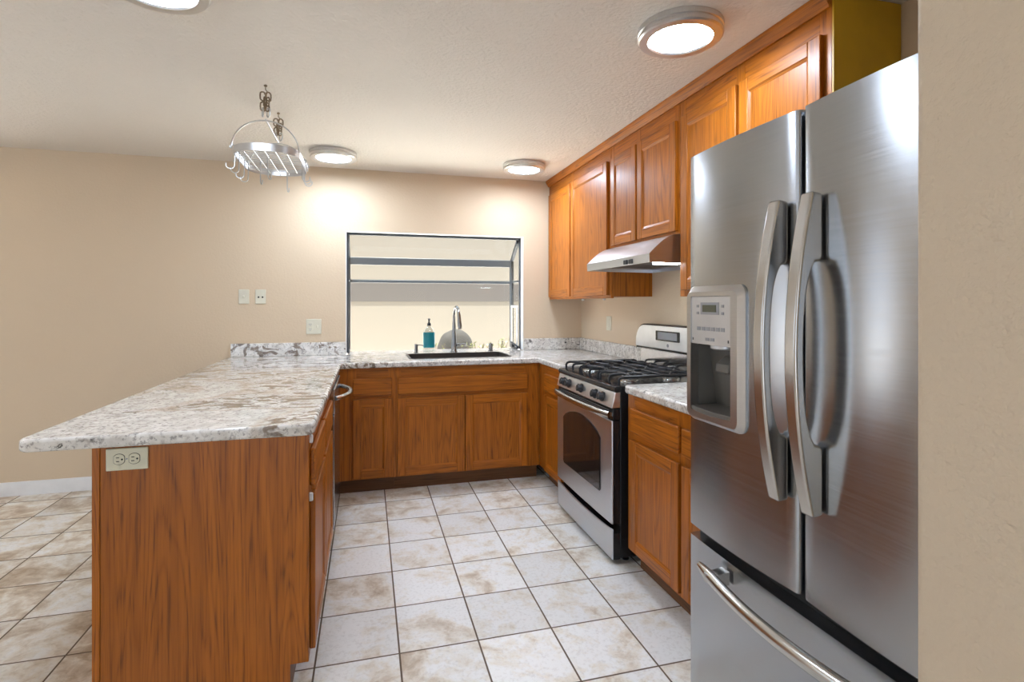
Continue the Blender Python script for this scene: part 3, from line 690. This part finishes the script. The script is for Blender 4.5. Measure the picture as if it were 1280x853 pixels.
b = MB(); b.box(1.035, 1.086, FY0+.008, FY1-.008, .6155, .649); b.build('gasket', 'rubber', t)
b = MB(); b.box(1.06, 1.0875, FS-.005, FS+.005, DB, DT-.004); b.build('mullion', 'black', t)
for y in (FY0+.04, FY1-.04): MB().box(1.04, 1.16, y-.02, y+.02, DT+.0005, DT+.016).build('hinge_cover', 'charcoal', t, bevel=.004)
# dispenser in the left door: cut a recess
ld.parent = None; ld.location = ORG[t.name]; bpy.context.view_layer.update()
dy0, dy1, dz0, dz1 = 1.262, 1.452, 1.022, 1.232
c = MB(); c.box(.9, 1.068, dy0, dy1, dz0, dz1); boolean_cut(ld, c); ld.parent = t; ld.location = (0, 0, 0)
XD = .9865
ring = MB(); o_ = rrect(1.220, 1.480, .992, 1.404, .028, 6); m_ = rrect(1.236, 1.470, 1.004, 1.386, .02, 6); i_ = rrect(1.2635, 1.4505, 1.0235, 1.3725, .006, 6)
def loop(p, x): return [ring.bm.verts.new((x, y, z)) for y, z in p]
L = [loop(o_, XD+.012), loop(o_, XD-.001), loop(m_, XD-.016), loop(i_, XD-.016), loop(i_, XD+.012)]
for A, B in zip(L, L[1:]):
    for k in range(len(A)): ring.bm.faces.new((A[k], A[(k+1) % len(A)], B[(k+1) % len(A)], B[k]))
bmesh.ops.recalc_face_normals(ring.bm, faces=ring.bm.faces[:])
fr = ring.build('dispenser_frame', 'framem', ld, sharp=25)
b = MB(); b.box(XD-.013, XD+.006, 1.264, 1.450, 1.2285, 1.372); cpn = b.build('dispenser_panel', 'lightp', ld, bevel=.001)
def pbtn(name, y0, y1, z0, z1, mat, d=.0012, x=XD-.013): return MB().box(x-d, x+.001, y0, y1, z0, z1).build(name, mat, cpn)
pbtn('screen_bezel', 1.317, 1.402, 1.318, 1.354, 'btn', .0016); MB().box(XD-.0155, XD-.0145, 1.327, 1.392, 1.3255, 1.3465).build('screen', 'lcd', cpn)
for y in (1.413, 1.295):
    for z in (1.343, 1.322): pbtn('button', y-.001, y+.010, z-.004, z+.004, 'btn')
for k in range(6): pbtn('button', 1.291+.0225*k, 1.291+.0225*k+.0165, 1.270, 1.281, 'btn')
for k in range(2): pbtn('button', 1.338+.024*k, 1.338+.024*k+.017, 1.240, 1.249, 'btn')
for y in (1.275, 1.441): pbtn('lock_mark', y-.002, y+.002, 1.239, 1.247, 'ink')
b = MB(); x1 = 1.067
b.quad([(x1, dy0, dz0), (x1, dy1, dz0), (x1-.03, dy1, dz1), (x1-.03, dy0, dz1)])
b.quad([(XD, dy0+.0008, dz0), (x1, dy0+.0008, dz0), (x1, dy0+.0008, dz1), (XD, dy0+.0008, dz1)]); b.quad([(XD, dy1-.0008, dz0), (x1, dy1-.0008, dz0), (x1, dy1-.0008, dz1), (XD, dy1-.0008, dz1)])
b.quad([(XD, dy0, dz1-.0008), (x1, dy0, dz1-.0008), (x1, dy1, dz1-.0008), (XD, dy1, dz1-.0008)])
b.build('dispenser_recess', 'recess', ld)
b = MB(); b.prism([(XD-.012, dy0+.001)] + [(XD-.012-.012*math.sin(PI*i/8), dy0+.001+(dy1-dy0-.002)*i/8) for i in range(1, 8)] + [(XD-.012, dy1-.001), (1.066, dy1-.001), (1.066, dy0+.001)], 'z', dz0+.0005, dz0+.014); b.build('drip_tray', 'recess', ld, bevel=.002)
b = MB(); b.lathe([(0, 0), (.040, 0), (.040, -.012), (.034, -.016), (0, -.016)], (1.015, 1.345, dz1-.001), seg=24); b.build('ice_chute', 'lightp', ld)
b = MB(); b.prism([(1.04, dz1-.035), (1.006, dz1-.06), (1.002, dz1-.085), (1.02, dz1-.09), (1.045, dz1-.075)], 'y', 1.315, 1.375); b.build('dispenser_paddle', 'recess', ld, bevel=.004)
# bowed strap handles
def strap(y0, y1):
    zt3, zb3 = 1.604, .868; zm = (zt3+zb3)/2; hh = (zt3-zb3)/2; n = 22; xd = .9915
    def xo(z): f = (z-zm)/hh; return .962-.047*(1-f*f)
    out = [(xo(zb3+(zt3-zb3)*i/n), zb3+(zt3-zb3)*i/n) for i in range(n+1)]
    zi0, zi1 = zb3+.165, zt3-.160
    p = list(out) + [(xd, zt3-.004), (xd, zi1+.012)]
    p += [(xd-.008, zi1+.002)]
    for i in range(n+1):
        z = zi1-(zi1-zi0)*i/n; f = (2*i/n-1); p.append((min(xo(z)+.025+.016*f**6, xd-.010), z))
    p += [(xd-.008, zi0-.002), (xd, zi0-.012), (xd, zb3+.004)]
    return MB().prism(p, 'y', y0, y1)
strap(1.074, 1.110).build('handle', 'satin', ld, bevel=.006, bseg=3, sharp=40)
strap(.972, 1.008).build('handle', 'satin', rd_, bevel=.006, bseg=3, sharp=40)
b = MB(); hy0, hy1 = FY0+.125, FY1-.125
pts = [(.952-.040*math.sin(PI*i/24), hy1-(hy1-hy0)*i/24, .574) for i in range(25)]
b.tube(pts, [.011, .015, .0175]+[.0185]*19+[.0175, .015, .011], 14, flat=(1.0, .85), up=(0, 0, 1))
for y in (hy1-.075, hy0+.075): b.prism([(.985, .555), (.985, .593), (.925, .586), (.925, .562)], 'y', y-.016, y+.016)
b.build('handle', 'satin', fz, sharp=50)

# ------------------------------------------------------------------ ceiling lights
def clight(loc, label):
    t = thing('ceiling_light', loc, label, 'ceiling light', 'round flush ceiling lights')
    x, y, z = loc
    b = MB(); b.lathe([(.120, -.040), (.126, -.047), (.158, -.046), (.164, -.040), (.164, -.030), (.160, -.027), (.160, -.022), (.165, -.019), (.165, 0), (.13, 0)], (x, y, z), seg=48); b.build('trim_ring', 'ring', t, sharp=25)
    b = MB(); b.lathe([(.1205, -.0405), (.09, -.044), (.05, -.0455), (0, -.046)], (x, y, z), seg=48); b.build('diffuser', 'lamp', t)
clight((1.205, 1.873, ZC-.001), 'flush round ceiling light with nickel ring nearest the refrigerator')
clight((-.236, 4.072, ZC-.001), 'flush round ceiling light with nickel ring beside the pot rack')
clight((1.197, 4.038, ZC-.001), 'flush round ceiling light with nickel ring above right end of sink')
clight((-.685, 2.03, ZC-.001), 'flush round ceiling light above peninsula, cut off by top edge of the photo')

# ------------------------------------------------------------------ hanging pot rack
rx, y0, y1, rz, hw = -.492, 2.83, 3.37, 2.10, .157
t = thing('pot_rack', (rx, 3.1, rz), 'steel hanging pot rack with wire grid and two arches on chains', 'pot rack')
ringp = rrect(rx-hw, rx+hw, y0, y1, .13, 8)
b = MB(); n = len(ringp); cx, cy = rx, (y0+y1)/2
def off(p, d):
    v = Vector((p[0]-cx, (p[1]-cy)*.6)); v.normalize(); return (p[0]-v.x*d, p[1]-v.y*d)
A = [[b.bm.verts.new((*off(p, d), z)) for p in ringp] for d, z in ((0, rz), (0, rz+.036), (.004, rz+.036), (.004, rz))]
for q in range(4):
    R0, R1 = A[q], A[(q+1) % 4]
    for k in range(n): b.bm.faces.new((R0[k], R0[(k+1) % n], R1[(k+1) % n], R1[k]))
bmesh.ops.recalc_face_normals(b.bm, faces=b.bm.faces[:]); b.build('band', 'rack', t)
b = MB()
for k in range(5):
    x = rx-.10+.05*k; dy = .004+.05*(abs(k-2)/2)**2*1.2; b.tube([(x, y0+dy, rz+.008), (x, y1-dy, rz+.008)], .003, 6)
for k in range(15):
    y = y0+.06+(y1-y0-.12)*k/14; e_ = .006+(.03 if k in (0, 14) else 0); b.tube([(rx-hw+e_, y, rz+.013), (rx+hw-e_, y, rz+.013)], .0022, 5)
b.build('wire_grid', 'rackwire', t)
for y in (2.90, 3.30):
    b = MB(); b.tube([(rx-hw*math.cos(PI*i/20), y, rz+.02+.150*math.sin(PI*i/20)) for i in range(21)], .006, 8, flat=(.6, 1.2)); b.build('arch', 'rack', t)
b = MB(); b.tube([(rx, 2.90, rz+.176), (rx, 3.30, rz+.176)], .004, 8); b.build('top_bar', 'rackwire', t)
def link(c, L, r, ang, b):
    pts = []
    for i in range(14):
        a = 2*PI*i/14; u = r*math.cos(a); v = (L/2-r)*(1 if math.sin(a) > 0 else -1)*(1 if abs(math.sin(a)) > .05 else 0)+r*math.sin(a)
        pts.append((c[0]+u*math.cos(ang), c[1]+u*math.sin(ang), c[2]+v))
    b.tube(pts, .0038, 6, closed=True)
for y in (2.90, 3.30):
    ch = bpy.data.objects.new('chain', None)
    b = MB(); b.tube([(rx, y, 2.452), (rx, y, 2.425), (rx+.010, y, 2.412), (rx+.004, y, 2.400), (rx-.007, y, 2.404)], .0024, 6); b.sphere((rx, y, 2.444), .009, sc=(1, 1, .6)); ch = b.build('chain_hook', 'brass', t)
    z = 2.392; k = 0
    while z > rz+.19:
        for sx in (-.010, .010):
            b = MB(); link((rx+sx+.004*math.sin(k*2.1+sx*90), y+.004*math.cos(k*1.7), z), .044, .013, (k % 2)*PI/2+.5+sx*20, b); b.build('chain_link', 'brass' if k < 3 else 'rackwire', ch)
        z -= .027; k += 1
# S-hooks hung on the rack
def hook_mesh():
    b = MB(); p = []
    for i in range(9): a = math.radians(-20+200*i/8); p.append((.012*math.cos(a), 0, .004+.012*math.sin(a)-.012))
    p += [(-.012, 0, -.04), (-.010, 0, -.082)]
    for i in range(9): a = math.radians(180+205*i/8); p.append((.010+.020*math.cos(a), 0, -.097+.020*math.sin(a)))
    b.tube(p, .0028, 6); return b
places = [(rx-hw, 2.93, .2, 'left band, nearest the camera'), (rx-hw, 3.02, 1.2, 'left band, second from the near end'), (rx-hw, 3.14, .4, 'left band, third from the near end'), (rx-hw+.002, 3.23, .9, 'left band, fourth from the near end'),
          (rx-.06, 3.12, 1.5, 'wire grid, left of centre'), (rx+.0, 2.99, 1.3, 'wire grid near its middle, nearest the camera'), (rx+.05, 3.30, 1.45, 'wire grid towards its far end'),
          (rx+hw, 3.13, .6, 'right band, nearest the camera'), (rx+hw, 3.19, 1.3, 'right band, middle of three'), (rx+hw, 3.25, .1, 'right band, farthest from the camera')]
h0 = None
for (x, y, a, lab) in places:
    if h0 is None: h0 = hook_mesh().build('s_hook', 'rackwire', loc=(0, 0, 0)); o = h0
    else: o = h0.copy(); COL.objects.link(o)
    onband = abs(x-rx) > .1
    o.location = (x, y, rz+(.036 if onband else .008)+.006); o.rotation_euler = (0, 0, a if not onband else (PI if x < rx else 0)+a*.3)
    tag(o, 'thin steel S-hook hanging from the pot rack, '+lab, 'hook', 'S-hooks on the pot rack')

# ------------------------------------------------------------------ wall plates
def plate(name, x0, x1, z0, z1, label, cat, mat='cream'):
    t = thing(name, ((x0+x1)/2, YW, (z0+z1)/2), label, cat)
    b = MB(); b.box(x0, x1, YW-.007, YW-.0005, z0, z1); b.build('cover_plate', mat, t, bevel=.003); return t
t = plate('switch_plate', -.960, -.885, 1.350, 1.462, 'cream wall plate with one small toggle, left of the pair above the peninsula', 'switch')
MB().box(-.929, -.918, YW-.016, YW-.006, 1.398, 1.414).build('toggle', 'cream', t, bevel=.002)
t = plate('outlet_plate', -.842, -.765, 1.350, 1.462, 'cream wall plate with two dark round jacks, right of the pair above peninsula', 'outlet')
for x in (-.818, -.789):
    MB().lathe([(0, 0), (.006, 0), (.007, .002)], (x, YW-.0085, 1.402), 'y', 14).build('jack', 'slot', t)
MB().box(-.824, -.783, YW-.0085, YW-.006, 1.425, 1.447).build('jack_window', 'cream', t)
t = plate('outlet_plate', -.470, -.355, 1.108, 1.228, 'wide cream plate with outlet and toggle switch, just above the granite backsplash', 'outlet')
MB().prism(rrect(-.455, -.420, 1.133, 1.203, .012), 'y', YW-.0095, YW-.006).build('receptacle', 'cream', t, bevel=.001)
b = MB()
for z in (1.149, 1.186):
    for x in (-.4445, -.4325): b.box(x-.002, x+.002, YW-.0102, YW-.009, z-.005, z+.005)
    b.lathe([(0, 0), (.0028, 0), (.0028, .001)], (-.4385, YW-.0103, z-.011), 'y', 8)
b.build('slots', 'btn', t)
MB().box(-.391, -.381, YW-.018, YW-.006, 1.158, 1.178).build('toggle', 'cream', t, bevel=.002)
t = thing('outlet_plate', (XR, 3.95, 1.195), 'cream outlet plate on the right wall below the corner wall cabinet', 'outlet')
MB().box(XR-.007, XR-.0005, 3.905, 3.99, 1.135, 1.250).build('cover_plate', 'cream', t, bevel=.003)
MB().prism(rrect(3.930, 3.965, 1.158, 1.228, .012), 'x', XR-.0095, XR-.006).build('receptacle', 'cream', t, bevel=.001)
yp = PY0-.0025
t = thing('outlet_plate', (-.738, yp, .857), 'ivory outlet plate mounted sideways on the oak end panel of the peninsula', 'outlet')
MB().box(-.797, -.680, yp-.0055, yp+.002, .820, .890).build('cover_plate', 'ivory', t, bevel=.0025)
for xc in (-.760, -.718):
    b = MB(); p = []
    for i in range(28):
        a = 2*PI*i/28; p.append((xc+max(-.0140, min(.0150, .0172*math.cos(a))), .856+.0165*math.sin(a)))
    b.prism([(c_[0]*1.0+(c_[0]-xc)*.09, c_[1]+(c_[1]-.856)*.09) for c_ in p], 'y', yp-.0060, yp-.005, 1); b.prism(p, 'y', yp-.0075, yp-.0055, 0); rc = b.build('receptacle', ['ivory', 'slot'], t)
    b = MB()
    for z in (.8615, .8495): b.box(xc-.0075, xc+.001, yp-.0079, yp-.0072, z-.0012, z+.0012)
    b.lathe([(0, 0), (.0030, 0), (.0030, .0006)], (xc+.0088, yp-.0079, .8555), 'y', 10); b.build('slots', 'slot', rc)
b = MB(); b.lathe([(0, 0), (.0022, 0), (.0026, .001)], (-.739, yp-.0068, .856), 'y', 10); b.build('screw', 'btn', t)
